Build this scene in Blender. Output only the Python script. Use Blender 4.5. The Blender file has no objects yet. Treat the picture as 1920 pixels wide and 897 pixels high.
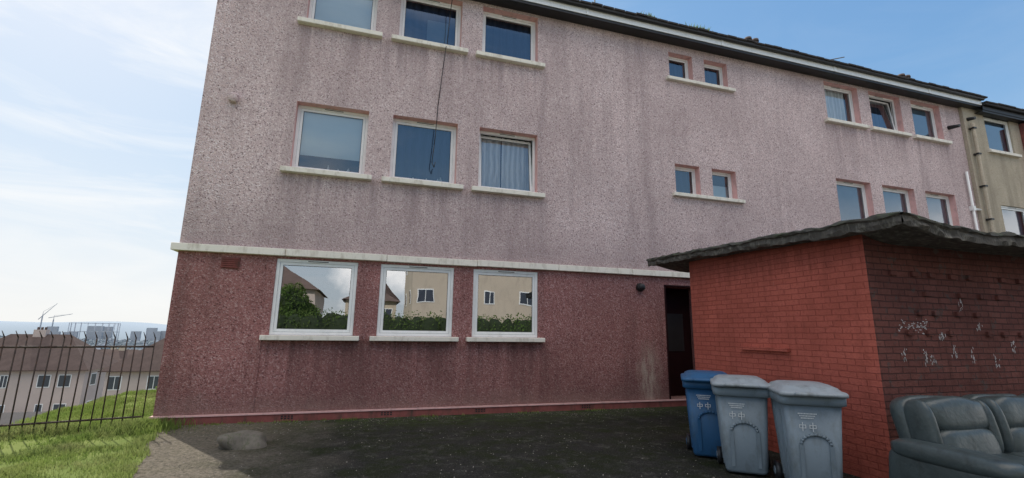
import bpy, math, random
import numpy as np
from mathutils import Matrix, Vector, noise
random.seed(4); rng=np.random.RandomState(7)
sc=bpy.context.scene
YF=9.495
# ---------------------------------------------------------------- helpers
def empty(name,loc=(0,0,0),rotz=0):
    o=bpy.data.objects.new(name,None); sc.collection.objects.link(o); o.location=loc; o.rotation_euler=(0,0,rotz); return o
class MB:
    def __init__(s): s.v=[];s.f=[];s.m=[];s.sm=[]
    def quad(s,a,b,c,d,m=0):
        n=len(s.v); s.v+= [tuple(a),tuple(b),tuple(c),tuple(d)]; s.f.append((n,n+1,n+2,n+3)); s.m.append(m); s.sm.append(False)
    def poly(s,pts,m=0):
        n=len(s.v); s.v+=[tuple(p) for p in pts]; s.f.append(tuple(range(n,n+len(pts)))); s.m.append(m); s.sm.append(False)
    def box(s,x0,x1,y0,y1,z0,z1,m=0,M=None):
        p=[(x0,y0,z0),(x1,y0,z0),(x1,y1,z0),(x0,y1,z0),(x0,y0,z1),(x1,y0,z1),(x1,y1,z1),(x0,y1,z1)]
        if M is not None: p=[tuple(M@Vector(q)) for q in p]
        n=len(s.v); s.v+=p
        for f in ((0,3,2,1),(4,5,6,7),(0,1,5,4),(1,2,6,5),(2,3,7,6),(3,0,4,7)):
            s.f.append(tuple(n+i for i in f)); s.m.append(m); s.sm.append(False)
    def cyl(s,p0,p1,r0,r1=None,seg=10,m=0,cap=True,smooth=True):
        r1=r0 if r1 is None else r1
        p0=Vector(p0);p1=Vector(p1);d=(p1-p0).normalized()
        a=d.orthogonal().normalized();b=d.cross(a)
        n=len(s.v)
        for p,r in((p0,r0),(p1,r1)):
            for i in range(seg):
                t=2*math.pi*i/seg; s.v.append(tuple(p+a*math.cos(t)*r+b*math.sin(t)*r))
        for i in range(seg):
            j=(i+1)%seg; s.f.append((n+i,n+j,n+seg+j,n+seg+i)); s.m.append(m); s.sm.append(smooth)
        if cap:
            s.f.append(tuple(n+i for i in range(seg))[::-1]); s.m.append(m); s.sm.append(False)
            s.f.append(tuple(n+seg+i for i in range(seg))); s.m.append(m); s.sm.append(False)
    def loft(s,rings,m=0,smooth=True,cap0=True,cap1=True,M=None):
        n=len(s.v); k=len(rings[0])
        for r in rings:
            for p in r: s.v.append(tuple(M@Vector(p)) if M is not None else tuple(p))
        for j in range(len(rings)-1):
            for i in range(k):
                i2=(i+1)%k
                s.f.append((n+j*k+i,n+j*k+i2,n+(j+1)*k+i2,n+(j+1)*k+i)); s.m.append(m); s.sm.append(smooth)
        if cap0: s.f.append(tuple(n+i for i in range(k))[::-1]); s.m.append(m); s.sm.append(False)
        if cap1: s.f.append(tuple(n+(len(rings)-1)*k+i for i in range(k))); s.m.append(m); s.sm.append(smooth)
    def sup(s,c,h,e=.4,M=None,m=0,nu=28,nv=16,e2=None,wob=0):
        e2=e if e2 is None else e2
        def sg(v,p): return math.copysign(abs(v)**p,v)
        rings=[]
        for j in range(nv+1):
            ph=-math.pi/2+math.pi*j/nv*.998+.001
            r=[]
            for i in range(nu):
                th=2*math.pi*i/nu
                p=Vector((h[0]*sg(math.cos(ph),e)*sg(math.cos(th),e2),h[1]*sg(math.cos(ph),e)*sg(math.sin(th),e2),h[2]*sg(math.sin(ph),e)))
                if wob: p*= 1+wob*noise.noise(Vector(c)*3+p*4)
                if M is not None: p=M@p
                r.append(tuple(p+Vector(c)))
            rings.append(r)
        s.loft(rings,m,True)
    def build(s,name,mats,parent=None,loc=None,rotz=0,bevel=0):
        me=bpy.data.meshes.new(name); me.from_pydata(s.v,[],s.f)
        for mt in mats: me.materials.append(mt)
        me.polygons.foreach_set('material_index',s.m); me.polygons.foreach_set('use_smooth',s.sm)
        me.update()
        uv=me.uv_layers.new(name='UVMap')
        for p in me.polygons:
            nx,ny,nz=abs(p.normal[0]),abs(p.normal[1]),abs(p.normal[2])
            for li in p.loop_indices:
                c=me.vertices[me.loops[li].vertex_index].co
                uv.data[li].uv=(c[1],c[2]) if nx>=ny and nx>=nz else ((c[0],c[2]) if ny>=nz else (c[0],c[1]))
        o=bpy.data.objects.new(name,me); sc.collection.objects.link(o)
        if parent: o.parent=parent
        if loc: o.location=loc
        o.rotation_euler[2]=rotz
        if bevel:
            b=o.modifiers.new('b','BEVEL'); b.width=bevel; b.segments=2; b.limit_method='ANGLE'
        return o
# ---------------------------------------------------------------- materials
class NT:
    def __init__(s,name):
        s.mat=bpy.data.materials.new(name); s.mat.use_nodes=True; s.t=s.mat.node_tree; s.t.nodes.clear()
        s.out=s.n('ShaderNodeOutputMaterial'); s.b=s.n('ShaderNodeBsdfPrincipled'); s.l(s.b.outputs[0],s.out.inputs[0])
        s.tc=s.n('ShaderNodeTexCoord')
    def n(s,t): return s.t.nodes.new(t)
    def l(s,a,b): s.t.links.new(a,b)
    def mapn(s,scale=(1,1,1),src='Object',loc=(0,0,0)):
        m=s.n('ShaderNodeMapping'); m.inputs['Scale'].default_value=scale; m.inputs['Location'].default_value=loc; s.l(s.tc.outputs[src],m.inputs[0]); return m.outputs[0]
    def noise(s,scale,detail=3,vec=None,rough=.5):
        x=s.n('ShaderNodeTexNoise'); x.inputs['Scale'].default_value=scale; x.inputs['Detail'].default_value=detail; x.inputs['Roughness'].default_value=rough
        s.l(vec if vec is not None else s.tc.outputs['Object'],x.inputs['Vector']); return x.outputs['Fac']
    def vor(s,scale,vec=None,out='Color'):
        x=s.n('ShaderNodeTexVoronoi'); x.inputs['Scale'].default_value=scale; s.l(vec if vec is not None else s.tc.outputs['Object'],x.inputs['Vector']); return x.outputs[out]
    def ramp(s,fac,stops):
        r=s.n('ShaderNodeValToRGB'); e=r.color_ramp.elements
        while len(e)<len(stops): e.new(.5)
        for i,(p,c) in enumerate(stops):
            e[i].position=p; e[i].color=(c,c,c,1) if isinstance(c,(int,float)) else (*c,1)
        s.l(fac,r.inputs[0]); return r.outputs[0]
    def mix(s,fac,a,b,mode='MIX'):
        m=s.n('ShaderNodeMix'); m.data_type='RGBA'; m.blend_type=mode
        for v,i in((fac,0),(a,6),(b,7)):
            if isinstance(v,(int,float)): m.inputs[i].default_value=v
            elif isinstance(v,tuple): m.inputs[i].default_value=(*v,1)
            else: s.l(v,m.inputs[i])
        return m.outputs[2]
    def math(s,op,a,b=0.0):
        m=s.n('ShaderNodeMath'); m.operation=op
        for v,i in((a,0),(b,1)):
            if isinstance(v,(int,float)): m.inputs[i].default_value=v
            else: s.l(v,m.inputs[i])
        return m.outputs[0]
    def xyz(s):
        g=s.n('ShaderNodeSeparateXYZ'); s.l(s.tc.outputs['Object'],g.inputs[0]); return g.outputs
    def mr(s,v,a,b,c=0.0,d=1.0):
        f=s.n('ShaderNodeMapRange'); f.inputs[1].default_value=a; f.inputs[2].default_value=b; f.inputs[3].default_value=c; f.inputs[4].default_value=d; s.l(v,f.inputs[0]); return f.outputs[0]
    def fin(s,col,rough=.85,bump=None,bs=.3,bd=.01,spec=.3,metal=0):
        if isinstance(col,tuple): s.b.inputs['Base Color'].default_value=(*col,1)
        else: s.l(col,s.b.inputs['Base Color'])
        if isinstance(rough,(int,float)): s.b.inputs['Roughness'].default_value=rough
        else: s.l(rough,s.b.inputs['Roughness'])
        s.b.inputs['Specular IOR Level'].default_value=spec; s.b.inputs['Metallic'].default_value=metal
        if bump is not None:
            u=s.n('ShaderNodeBump'); u.inputs['Strength'].default_value=bs; u.inputs['Distance'].default_value=bd; s.l(bump,u.inputs['Height']); s.l(u.outputs[0],s.b.inputs['Normal'])
        return s.mat
def mottle(name,c,amt=.25,scale=3,rough=.8,bs=.15,fine=60,spec=.3,dirt=None,metal=0):
    t=NT(name); a=tuple(x*(1-amt) for x in c); b=tuple(min(1,x*(1+amt)) for x in c)
    col=t.mix(t.ramp(t.noise(scale,5,rough=.65),[(.3,0),(.7,1)]),a,b)
    col=t.mix(.35,col,t.mix(t.noise(fine,2),a,b))
    if dirt: col=t.mix(t.ramp(t.noise(scale*2.3,6,rough=.7,vec=t.mapn((1,1,.4))),[(.5,0),(.72,.85)]),col,dirt)
    return t.fin(col,rough,t.noise(fine,3),bs,.01,spec,metal)
def harl(name,base,dark,light,stain,low=None,amt=1.0,damp=False,sills=()):
    t=NT(name)
    v=t.n('ShaderNodeSeparateColor'); t.l(t.vor(50),v.inputs[0])
    fine=t.noise(38,3,rough=.6)
    k=t.math('ADD',t.math('MULTIPLY',v.outputs[0],.5),t.math('MULTIPLY',fine,.7))
    col=t.ramp(k,[(.28,dark),(.47,base),(.68,base),(.90,light)])
    big=t.ramp(t.noise(.5,6,rough=.65),[(.38,0),(.7,1)])
    col=t.mix(t.math('MULTIPLY',big,.42*amt),col,stain)
    st=t.ramp(t.noise(1.0,5,vec=t.mapn((2.0,1,.20)),rough=.65),[(.5,0),(.75,1)])
    col=t.mix(t.math('MULTIPLY',st,.62*amt),col,stain)
    g=t.xyz()
    if sills: # run-off below the window sills
        s1=t.ramp(t.noise(1.0,6,vec=t.mapn((5.0,1,.12)),rough=.75),[(.42,0),(.60,1)])
        xr=t.math('MAXIMUM',t.mr(t.math('ABSOLUTE',t.math('SUBTRACT',g[0],.93)),3.0,2.7),t.mr(t.math('ABSOLUTE',t.math('SUBTRACT',g[0],15.1)),2.9,2.6))
        for z in sills:
            b_=t.math('MULTIPLY',t.mr(g[2],z-1.1,z-.1),t.mr(g[2],z+.02,z))
            col=t.mix(t.math('MULTIPLY',t.math('MULTIPLY',t.math('MULTIPLY',s1,xr),b_),.7),col,stain)
    if low:
        f=t.mr(t.math('ADD',g[2],t.math('MULTIPLY',t.noise(1.6,5),.9)),low[0],low[1],1,0)
        col=t.mix(t.math('MULTIPLY',f,.6),col,stain)
    if damp:
        xd=t.math('ABSOLUTE',t.math('SUBTRACT',t.math('ADD',g[0],t.math('MULTIPLY',t.math('SUBTRACT',t.noise(2.5,4),.5),.5)),6.2))
        fx=t.math('MULTIPLY',t.mr(xd,.34,.05),t.mr(g[2],1.55,.9))
        fx=t.math('MULTIPLY',fx,t.ramp(t.noise(4,6,vec=t.mapn((2.5,1,.5)),rough=.7),[(.40,.15),(.58,1)]))
        col=t.mix(t.math('MULTIPLY',fx,.9),col,(.50,.40,.33))
        fz=t.math('MULTIPLY',t.mr(t.math('ADD',g[2],t.math('MULTIPLY',t.noise(3,5),.5)),.75,.35),.4)
        col=t.mix(fz,col,(.30,.21,.18))
    return t.fin(col,.95,t.math('ADD',t.vor(50,out='Distance'),fine),.6,.014,.08)
m_pink=harl('pink_roughcast',(.63,.485,.475),(.15,.105,.105),(.86,.76,.745),(.30,.225,.225),low=(3.3,4.6),sills=(4.56,7.77))
m_red=harl('maroon_roughcast',(.365,.165,.155),(.11,.045,.045),(.57,.37,.35),(.115,.06,.055),low=(.2,1.6),amt=1.0,damp=True,sills=(1.4,))
m_beige=harl('beige_render',(.52,.45,.35),(.38,.32,.24),(.60,.53,.43),(.2,.17,.13))
m_reveal=mottle('pink_paint_reveal',(.70,.42,.40),.12,4,.7,.1,dirt=(.40,.25,.24))
m_trim=mottle('cream_paint',(.80,.75,.66),.06,3,.6,.08,dirt=(.50,.44,.36))
m_upvc=mottle('white_upvc',(.82,.82,.81),.04,3,.3,.02,spec=.5,dirt=(.68,.68,.66))
m_dark=mottle('dark_interior',(.05,.05,.05),.2,2,.9)
m_black=mottle('black_plastic',(.02,.02,.022),.3,3,.45,.1,spec=.4)
m_plinth=mottle('plinth_paint',(.25,.085,.075),.35,3,.85,.3,spec=.1,dirt=(.08,.06,.05))
m_tile=mottle('roof_tile',(.045,.04,.04),.3,4,.9,.4)
m_pot=mottle('vent_pot',(.14,.11,.10),.3,4,.9,.2)
m_door=mottle('door_paint',(.02,.006,.007),.2,3,.6,.05,spec=.1)
m_slot=mottle('slot_grey',(.15,.15,.15),.1,3,.6)
def cloth(name,c,s=9,amt=.35,vert=True):
    t=NT(name); w=t.n('ShaderNodeTexWave'); w.inputs['Scale'].default_value=s/6; w.inputs['Distortion'].default_value=3; w.inputs['Detail'].default_value=2
    w.bands_direction='X' if vert else 'Z'
    t.l(t.tc.outputs['Object'],w.inputs[0])
    return t.fin(t.mix(w.outputs['Fac'],tuple(x*(1-amt) for x in c),c),.9,w.outputs['Fac'],.3,.02)
m_blind=mottle('pale_blind',(.74,.82,.85),.05,1,.9,.05)
m_curt=cloth('white_curtain',(.92,.91,.90),14,.3)
m_blue=cloth('blue_curtain',(.04,.065,.14),10,.3)
m_grey=mottle('grey_blue_blind',(.15,.21,.29),.15,1.5,.9,.05)
def glass(name,base):
    t=NT(name); t.t.nodes.remove(t.b)
    tr=t.n('ShaderNodeBsdfTransparent'); tr.inputs[0].default_value=(.90,.93,.93,1); gl=t.n('ShaderNodeBsdfGlossy'); gl.inputs['Roughness'].default_value=.006; gl.inputs[0].default_value=(.93,.96,1,1)
    fr=t.n('ShaderNodeFresnel'); fr.inputs[0].default_value=1.6
    bmp=t.n('ShaderNodeBump'); bmp.inputs['Strength'].default_value=.03; bmp.inputs['Distance'].default_value=.05; t.l(t.noise(1.7,1),bmp.inputs['Height']); t.l(bmp.outputs[0],gl.inputs['Normal'])
    mx=t.n('ShaderNodeMixShader'); t.l(t.math('ADD',t.math('MULTIPLY',fr.outputs[0],1.3),base),mx.inputs[0]); t.l(tr.outputs[0],mx.inputs[1]); t.l(gl.outputs[0],mx.inputs[2]); t.l(mx.outputs[0],t.out.inputs[0]); return t.mat
m_glass=glass('window_glass',.10); m_glass2=glass('coated_window_glass',.40)
def brick(name,c1,c2,mort,wear,wamt,ms=.008,grime=.75):
    t=NT(name); b=t.n('ShaderNodeTexBrick')
    nz=t.n('ShaderNodeTexNoise'); nz.inputs['Scale'].default_value=6; t.l(t.tc.outputs['UV'],nz.inputs['Vector'])
    sb=t.n('ShaderNodeVectorMath'); sb.operation='MULTIPLY_ADD'; t.l(nz.outputs['Color'],sb.inputs[0]); sb.inputs[1].default_value=(.016,.016,0); t.l(t.tc.outputs['UV'],sb.inputs[2]); t.l(sb.outputs[0],b.inputs['Vector'])
    b.inputs['Color1'].default_value=(*c1,1); b.inputs['Color2'].default_value=(*c2,1); b.inputs['Mortar'].default_value=(*mort,1)
    b.inputs['Scale'].default_value=1; b.inputs['Mortar Size'].default_value=ms; b.inputs['Mortar Smooth'].default_value=.4; b.inputs['Brick Width'].default_value=.225; b.inputs['Row Height'].default_value=.075; b.inputs['Bias'].default_value=0
    col=b.outputs['Color']
    col=t.mix(t.ramp(t.noise(1.3,6,rough=.7),[(.38,0),(.75,grime)]),col,tuple(x*.45 for x in c1))
    col=t.mix(t.math('MULTIPLY',t.ramp(t.noise(1.5,6,rough=.7,vec=t.mapn((3,3,.35))),[(.5,0),(.72,1)]),grime*.7),col,tuple(x*.35 for x in c1))
    col=t.mix(t.math('MULTIPLY',t.ramp(t.noise(28,4,rough=.7),[(.52,0),(.68,1)]),.5),col,tuple(x*.5 for x in c1))
    # grime running down from under the roof
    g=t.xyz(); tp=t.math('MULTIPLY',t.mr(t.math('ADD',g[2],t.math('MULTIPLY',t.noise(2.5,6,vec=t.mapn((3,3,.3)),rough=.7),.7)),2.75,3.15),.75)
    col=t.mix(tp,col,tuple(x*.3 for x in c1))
    if wamt: col=t.mix(t.ramp(t.noise(5,8,rough=.75),[(.66-wamt,0),(.70-wamt,.7)]),col,wear)
    h=t.math('ADD',t.math('MULTIPLY',b.outputs['Fac'],-1.2),t.math('MULTIPLY',t.noise(35,4),.9))
    return t.fin(col,.85,h,.8,.014,.12)
m_brL=brick('red_painted_brick',(.53,.14,.10),(.47,.12,.084),(.34,.082,.06),(.3,.2,.16),-.02,.005,.5)  # brighter than the front brick; stronger sky light partly put into the colour
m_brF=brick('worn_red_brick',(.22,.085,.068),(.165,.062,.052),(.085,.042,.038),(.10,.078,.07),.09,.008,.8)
m_felt=mottle('roof_felt',(.07,.066,.056),.4,5,.95,.8,25,dirt=(.06,.085,.03))
m_fascia=mottle('rotten_fascia',(.09,.08,.07),.5,6,.95,.9,30,dirt=(.27,.25,.21))
m_wht=mottle('white_paint_smear',(.54,.48,.46),.25,30,.9)
def grassmat(name,c1,c2,c3,tl=0):
    t=NT(name)
    col=t.mix(t.ramp(t.noise(1.2,6,rough=.7),[(.3,0),(.7,1)]),c1,c2)
    col=t.mix(t.ramp(t.noise(.9,5,rough=.7),[(.45,0),(.65,.85)]),col,c3)
    m=t.fin(col,.9,t.noise(25,4),.6,.05,.15)
    if tl:
        tb=t.n('ShaderNodeBsdfTranslucent'); t.l(col,tb.inputs[0]); ms=t.n('ShaderNodeMixShader'); ms.inputs[0].default_value=tl; t.l(t.b.outputs[0],ms.inputs[1]); t.l(tb.outputs[0],ms.inputs[2]); t.l(ms.outputs[0],t.out.inputs[0])
    return m
m_blade=grassmat('grass_blades',(.13,.20,.045),(.25,.32,.08),(.30,.31,.13),.45)
m_leaf=grassmat('bush_leaves',(.10,.15,.04),(.20,.24,.06),(.24,.22,.08),.4)
m_hedge=grassmat('hedge_leaves',(.07,.13,.03),(.12,.19,.045),(.14,.18,.05),.3)
t=NT('terrain_ground')
g=t.mix(t.ramp(t.noise(1.5,6,rough=.7),[(.3,0),(.7,1)]),(.11,.15,.045),(.20,.23,.08))
ln=t.n('ShaderNodeVectorMath'); ln.operation='LENGTH'; t.l(t.tc.outputs['Object'],ln.inputs[0])
def mr(a,b): return t.mr(ln.outputs['Value'],a,b)
patch=t.ramp(t.noise(.01,7,rough=.7),[(.35,(.08,.10,.06)),(.5,(.13,.135,.11)),(.65,(.20,.19,.17))])
near=t.ramp(t.noise(.12,5,rough=.6),[(.42,(.13,.16,.06)),(.5,(.17,.165,.155)),(.7,(.22,.21,.20))])
g=t.mix(mr(28,40),g,near); g=t.mix(mr(80,140),g,patch); g=t.mix(mr(200,1600),g,(.22,.26,.29)); g=t.mix(mr(1600,3000),g,(.34,.39,.44))  # aerial haze painted into the ground colour, paler and bluer with distance
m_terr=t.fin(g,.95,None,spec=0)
t=NT('mossy_asphalt')
sx=t.xyz()
base=t.mix(t.ramp(t.noise(60,4,rough=.7),[(.3,0),(.7,1)]),(.010,.010,.009),(.060,.056,.050))
base=t.mix(t.ramp(t.noise(1.3,8,rough=.8),[(.44,0),(.60,.85)]),base,(.022,.028,.010))
base=t.mix(t.ramp(t.noise(3,8,rough=.85),[(.53,0),(.64,.75)]),base,(.10,.094,.082))
base=t.mix(t.ramp(t.vor(34,out='Distance'),[(.10,.6),(.2,0)]),base,(.15,.14,.12))
wm=t.math('MULTIPLY',t.mr(sx[1],8.2,9.35),t.ramp(t.noise(5,6,rough=.75),[(.4,0),(.6,1)]))
base=t.mix(t.math('MULTIPLY',wm,.8),base,(.05,.075,.018))
f=t.mr(t.math('ADD',sx[0],t.math('MULTIPLY',t.math('SUBTRACT',t.noise(1.3,5),.5),2.2)),-.3,-1.9)
dirt=t.mix(t.ramp(t.noise(22,6,rough=.75),[(.35,0),(.65,1)]),(.10,.085,.06),(.34,.29,.23))
base=t.mix(t.math('MULTIPLY',f,.6),base,dirt)
m_asph=t.fin(base,.95,t.math('ADD',t.noise(60,4),t.math('MULTIPLY',t.noise(6,5),2)),1,.03,.1)
# ---------------------------------------------------------------- terrain
def sst(a,b,v):
    u=np.clip((v-a)/(b-a),0,1); return u*u*(3-2*u)
def terr(x,y):
    t1=np.maximum(0,-5.5-x); t2=np.maximum(0,y-14.5)
    far=np.hypot(t1,t2)
    z=-8*(1-np.exp(-far/13.))-30*sst(70,500,far)
    d=np.hypot(x,y)
    z=z+sst(1500,3300,d)*(50+12*np.sin(x*.004+1)+7*np.sin(x*.011+y*.003))
    return z
n=241; u=np.linspace(-7.5,7.5,n); gx=4*np.sinh(u)-3; gy=4*np.sinh(u)+9
X,Y=np.meshgrid(gx,gy); Z=terr(X,Y)
vs=np.stack([X.ravel(),Y.ravel(),Z.ravel()],1)
i=np.arange(n-1); I,J=np.meshgrid(i,i); a=(J*n+I).ravel()
fs=np.stack([a,a+1,a+n+1,a+n],1)
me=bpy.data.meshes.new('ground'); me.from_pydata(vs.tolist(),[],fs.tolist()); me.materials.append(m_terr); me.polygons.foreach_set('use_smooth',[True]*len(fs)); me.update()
ground=bpy.data.objects.new('ground',me); sc.collection.objects.link(ground)
def edge_x(y):
    return -3.05+.32*(9.4-y)*.75 if y>5 else -3.05+.32*4.4*.75+.05*(5-y)
mb=MB(); ys=np.linspace(-1.5,YF+.05,50)
for k in range(len(ys)-1):
    def ex(y): return edge_x(y)+.18*noise.noise(Vector((y*1.3,3,0)))+.07*noise.noise(Vector((y*6,9,0)))
    mb.quad((ex(ys[k]),ys[k],.006),(24,ys[k],.006),(24,ys[k+1],.006),(ex(ys[k+1]),ys[k+1],.006))
mb.build('asphalt_yard',[m_asph])
m_conc=mottle('pale_concrete',(.42,.40,.37),.15,1.2,.9,.3,30,dirt=(.3,.28,.25))
mb=MB(); mb.box(-5,34,-7.9,-1.51,-.2,.03,0); mb.build('bounce_pavement',[m_conc])  # unseen pale paving added to bounce sunlight onto the facade
mb=MB(); mb.quad((-5,-20,.006),(34,-20,.006),(34,-10.6,.006),(-5,-10.6,.006)); mb.build('road',[mottle('road_surface',(.16,.16,.155),.15,1,.9,.3,40)])
# ---------------------------------------------------------------- windows
def window(par,x0,x1,z0,z1,y,inner='none',tilt=0,fw=.055,vent=True,small=False):
    mb=MB()
    d=.07
    mb.box(x0,x0+fw,y,y+d,z0,z1); mb.box(x1-fw,x1,y,y+d,z0,z1); mb.box(x0+fw,x1-fw,y,y+d,z0,z0+fw); mb.box(x0+fw,x1-fw,y,y+d,z1-fw,z1)
    a0,a1,b0,b1=x0+fw+.004,x1-fw-.004,z0+fw+.004,z1-fw-.004; s=.05 if not small else .035
    M=None
    if tilt:
        M=Matrix.Translation((0,y+.02,b0))@Matrix.Rotation(-tilt,4,'X')@Matrix.Translation((0,-y-.02,-b0))
    mb.box(a0,a0+s,y+.012,y+.058,b0,b1,0,M); mb.box(a1-s,a1,y+.012,y+.058,b0,b1,0,M); mb.box(a0+s,a1-s,y+.012,y+.058,b0,b0+s,0,M); mb.box(a0+s,a1-s,y+.012,y+.058,b1-s,b1,0,M)
    g=.008; G0,G1,H0,H1=a0+s,a1-s,b0+s,b1-s
    for q in ((G0,G0+g,H0,H1),(G1-g,G1,H0,H1),(G0+g,G1-g,H0,H0+g),(G0+g,G1-g,H1-g,H1)): mb.box(q[0],q[1],y+.03,y+.036,q[2],q[3],1,M)
    for q in ((x0+fw-.001,x0+fw+.006,z0+fw,z1-fw),(x1-fw-.006,x1-fw+.001,z0+fw,z1-fw)): mb.box(q[0],q[1],y+.03,y+.05,q[2],q[3],2)
    if vent and not small:
        c=(x0+x1)/2; mb.box(c-.21,c+.21,y-.014,y-.002,z1-.045,z1-.012,0); mb.box(c-.18,c+.18,y-.017,y-.0145,z1-.036,z1-.022,1)
    mb.build('window_frame',[m_upvc,m_black,m_slot],par)
    mb=MB(); p=[Vector(q) for q in((G0,y+.033,H0),(G1,y+.033,H0),(G1,y+.033,H1),(G0,y+.033,H1))]
    if M: p=[M@q for q in p]
    mb.quad(*p); mb.build('window_glass',[m_glass2 if inner=='none' else m_glass],par)
    mb=MB(); k=.9
    mb.quad((x0-.3,y+k,z0-.3),(x1+.3,y+k,z0-.3),(x1+.3,y+k,z1+.2),(x0-.3,y+k,z1+.2))
    mb.quad((x0-.01,y+.071,z0-.01),(x0-.3,y+k,z0-.3),(x0-.3,y+k,z1+.2),(x0-.01,y+.071,z1+.01)); mb.quad((x1+.01,y+.071,z0-.01),(x1+.3,y+k,z0-.3),(x1+.3,y+k,z1+.2),(x1+.01,y+.071,z1+.01))
    mb.quad((x0-.01,y+.071,z0-.01),(x1+.01,y+.071,z0-.01),(x1+.3,y+k,z0-.3),(x0-.3,y+k,z0-.3)); mb.quad((x0-.01,y+.071,z1+.01),(x1+.01,y+.071,z1+.01),(x1+.3,y+k,z1+.2),(x0-.3,y+k,z1+.2))
    mb.build('room_interior',[m_dark],par)
    yy=y+.11+ (.13 if tilt else 0)
    def pl(xa,xb,za,zb,mt,nm,o=0):
        mb=MB(); N=24
        for i in range(N):
            xs=[xa+(xb-xa)*(i+j)/N for j in(0,1)]; w=[.015*math.sin(q*38)+.01*math.sin(q*91) if 'curtain' in nm else 0 for q in xs]
            mb.quad((xs[0],yy+o+w[0],za),(xs[1],yy+o+w[1],za),(xs[1],yy+o+w[1],zb),(xs[0],yy+o+w[0],zb))
        mb.build(nm,[mt],par)
    W=x1-x0;H=z1-z0
    if inner=='blind': pl(x0,x1,z0+H*.27,z1,m_blind,'roller_blind',-.03)
    if inner=='blindfull': pl(x0,x1,z0,z1,m_blind,'roller_blind',-.03)
    if inner=='grey': pl(x0,x1,z0,z1,m_grey,'roller_blind')
    if inner=='blue': pl(x0,x1,z0,z1,m_blue,'curtain',.06)
    if inner=='bluepic': pl(x0,x1,z0,z1,m_blue,'curtain',.06); pl(x0+W*.45,x0+W*.8,z0+.1,z0+H*.62,m_grey,'picture_board',-.03)
    if inner=='curtains': pl(x0,x0+W*.44,z0,z1,m_curt,'curtain'); pl(x0+W*.46,x1-.06,z0,z1,m_curt,'curtain',.02)
    if inner=='curtside': pl(x0+W*.12,x0+W*.85,z0,z1,m_curt,'curtain')
    if inner=='half': pl(x0,x1,z0,z0+H*.55,m_blind,'roller_blind')
    if inner in('blind','blue') and not small:
        mb=MB()
        for q in range(4):
            cx=x0+.2+random.random()*(W-.4); r=random.uniform(.02,.04); hh=random.uniform(.05,.13); b_=z0+fw+.05
            mb.loft([[(cx+r*k1*math.cos(a_*.785),y+.11+r*k1*math.sin(a_*.785),b_+hh*k2) for a_ in range(8)] for k1,k2 in((.7,0),(1,.3),(.9,.6),(.4,.8),(.5,1))])
        mb.build('sill_ornaments',[m_curt],par)
# ---------------------------------------------------------------- flats building
flats=empty('block_of_flats')
def wall(mb,x0,x1,z0,z1,y,ops,m=0,mr_=None,dep=.2):
    xs=sorted({x0,x1,*[v for o in ops for v in o[:2]]}); zs=sorted({z0,z1,*[v for o in ops for v in o[2:4]]})
    for i in range(len(xs)-1):
        for j in range(len(zs)-1):
            cx=(xs[i]+xs[i+1])/2; cz=(zs[j]+zs[j+1])/2
            if any(o[0]<cx<o[1] and o[2]<cz<o[3] for o in ops): continue
            mb.quad((xs[i],y,zs[j]),(xs[i+1],y,zs[j]),(xs[i+1],y,zs[j+1]),(xs[i],y,zs[j+1]),m)
    for o in ops:
        a,b,c,d=o[:4]; e=y+(o[4] if len(o)>4 else dep)+.08
        mb.quad((a,y,c),(a,e,c),(a,e,d),(a,y,d),mr_); mb.quad((b,y,c),(b,e,c),(b,e,d),(b,y,d),mr_)
        mb.quad((a,y,d),(b,y,d),(b,e,d),(a,e,d),mr_); mb.quad((a,y,c),(b,y,c),(b,e,c),(a,e,c),mr_)
XL,XR=-3.25,18.55
cols=[(-1.62,-.24),(.25,1.63),(2.12,3.49),(12.6,13.95),(14.42,15.77),(16.26,17.6)]
up=[(a,b,4.66,6.07) for a,b in cols]+[(a,b,7.87,9.12) for a,b in cols]
sm=[(7.18,7.92,5.06,5.84),(8.3,9.06,5.06,5.84),(7.18,7.92,8.22,8.97),(8.3,9.06,8.22,8.97)]
gr=[(-1.66,-.22,1.49,2.89),(.21,1.67,1.49,2.89),(2.08,3.51,1.49,2.89)]
grR=[(a,b,1.49,2.89) for a,b in cols[3:]]
mb=MB()
wall(mb,XL,XR,3.0,9.5,YF,[o+(.2,) for o in up+sm],0,2)
wall(mb,XL,XR,.16,3.0,YF+.01,[o+(.07,) for o in gr+grR]+[(6.72,7.75,.16,2.72,.5)],1,1)
D=9.4; yb=YF+D
mb.quad((XL,YF,3.0),(XL,yb,3.0),(XL,yb,9.4),(XL,YF,9.4),0); mb.quad((XL,YF+.01,-1.5),(XL,yb,-1.5),(XL,yb,3.0),(XL,YF+.01,3.0),1)
mb.poly([(XL,YF,9.4),(XL,yb,9.4),(XL,YF+D/2,11.3)],0)
mb.quad((XL,yb,-1),(XR,yb,-1),(XR,yb,9.4),(XL,yb,9.4),0)
mb.build('walls',[m_pink,m_red,m_reveal],flats)
mb=MB(); mb.box(6.72,7.75,YF+.5,YF+.56,.16,2.72,0); mb.box(6.8,7.7,YF+.47,YF+.498,.1,2.35,0)
mb.box(7.0,7.5,YF+.455,YF+.469,1.2,2.1,1); mb.box(6.69,6.72,YF-.012,YF+.05,.16,2.75,2); mb.box(6.72,7.8,YF-.012,YF+.05,2.721,2.75,2)
mb.build('front_door',[m_door,m_black,m_door],flats)
mb=MB(); mb.box(XL-.02,XR,YF-.035,YF+.3,-.3,.13,0)
mb.box(XL-.03,XR,YF-.05,YF+.2,.13,.155,1)
for cx in(-1.2,.5,2.3,4.6,9.5,12):
    for j in range(2):
        for i in range(4): mb.box(cx-.11+i*.055,cx-.075+i*.055,YF-.038,YF-.0355,.045+j*.035,.068+j*.035,2)
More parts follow.
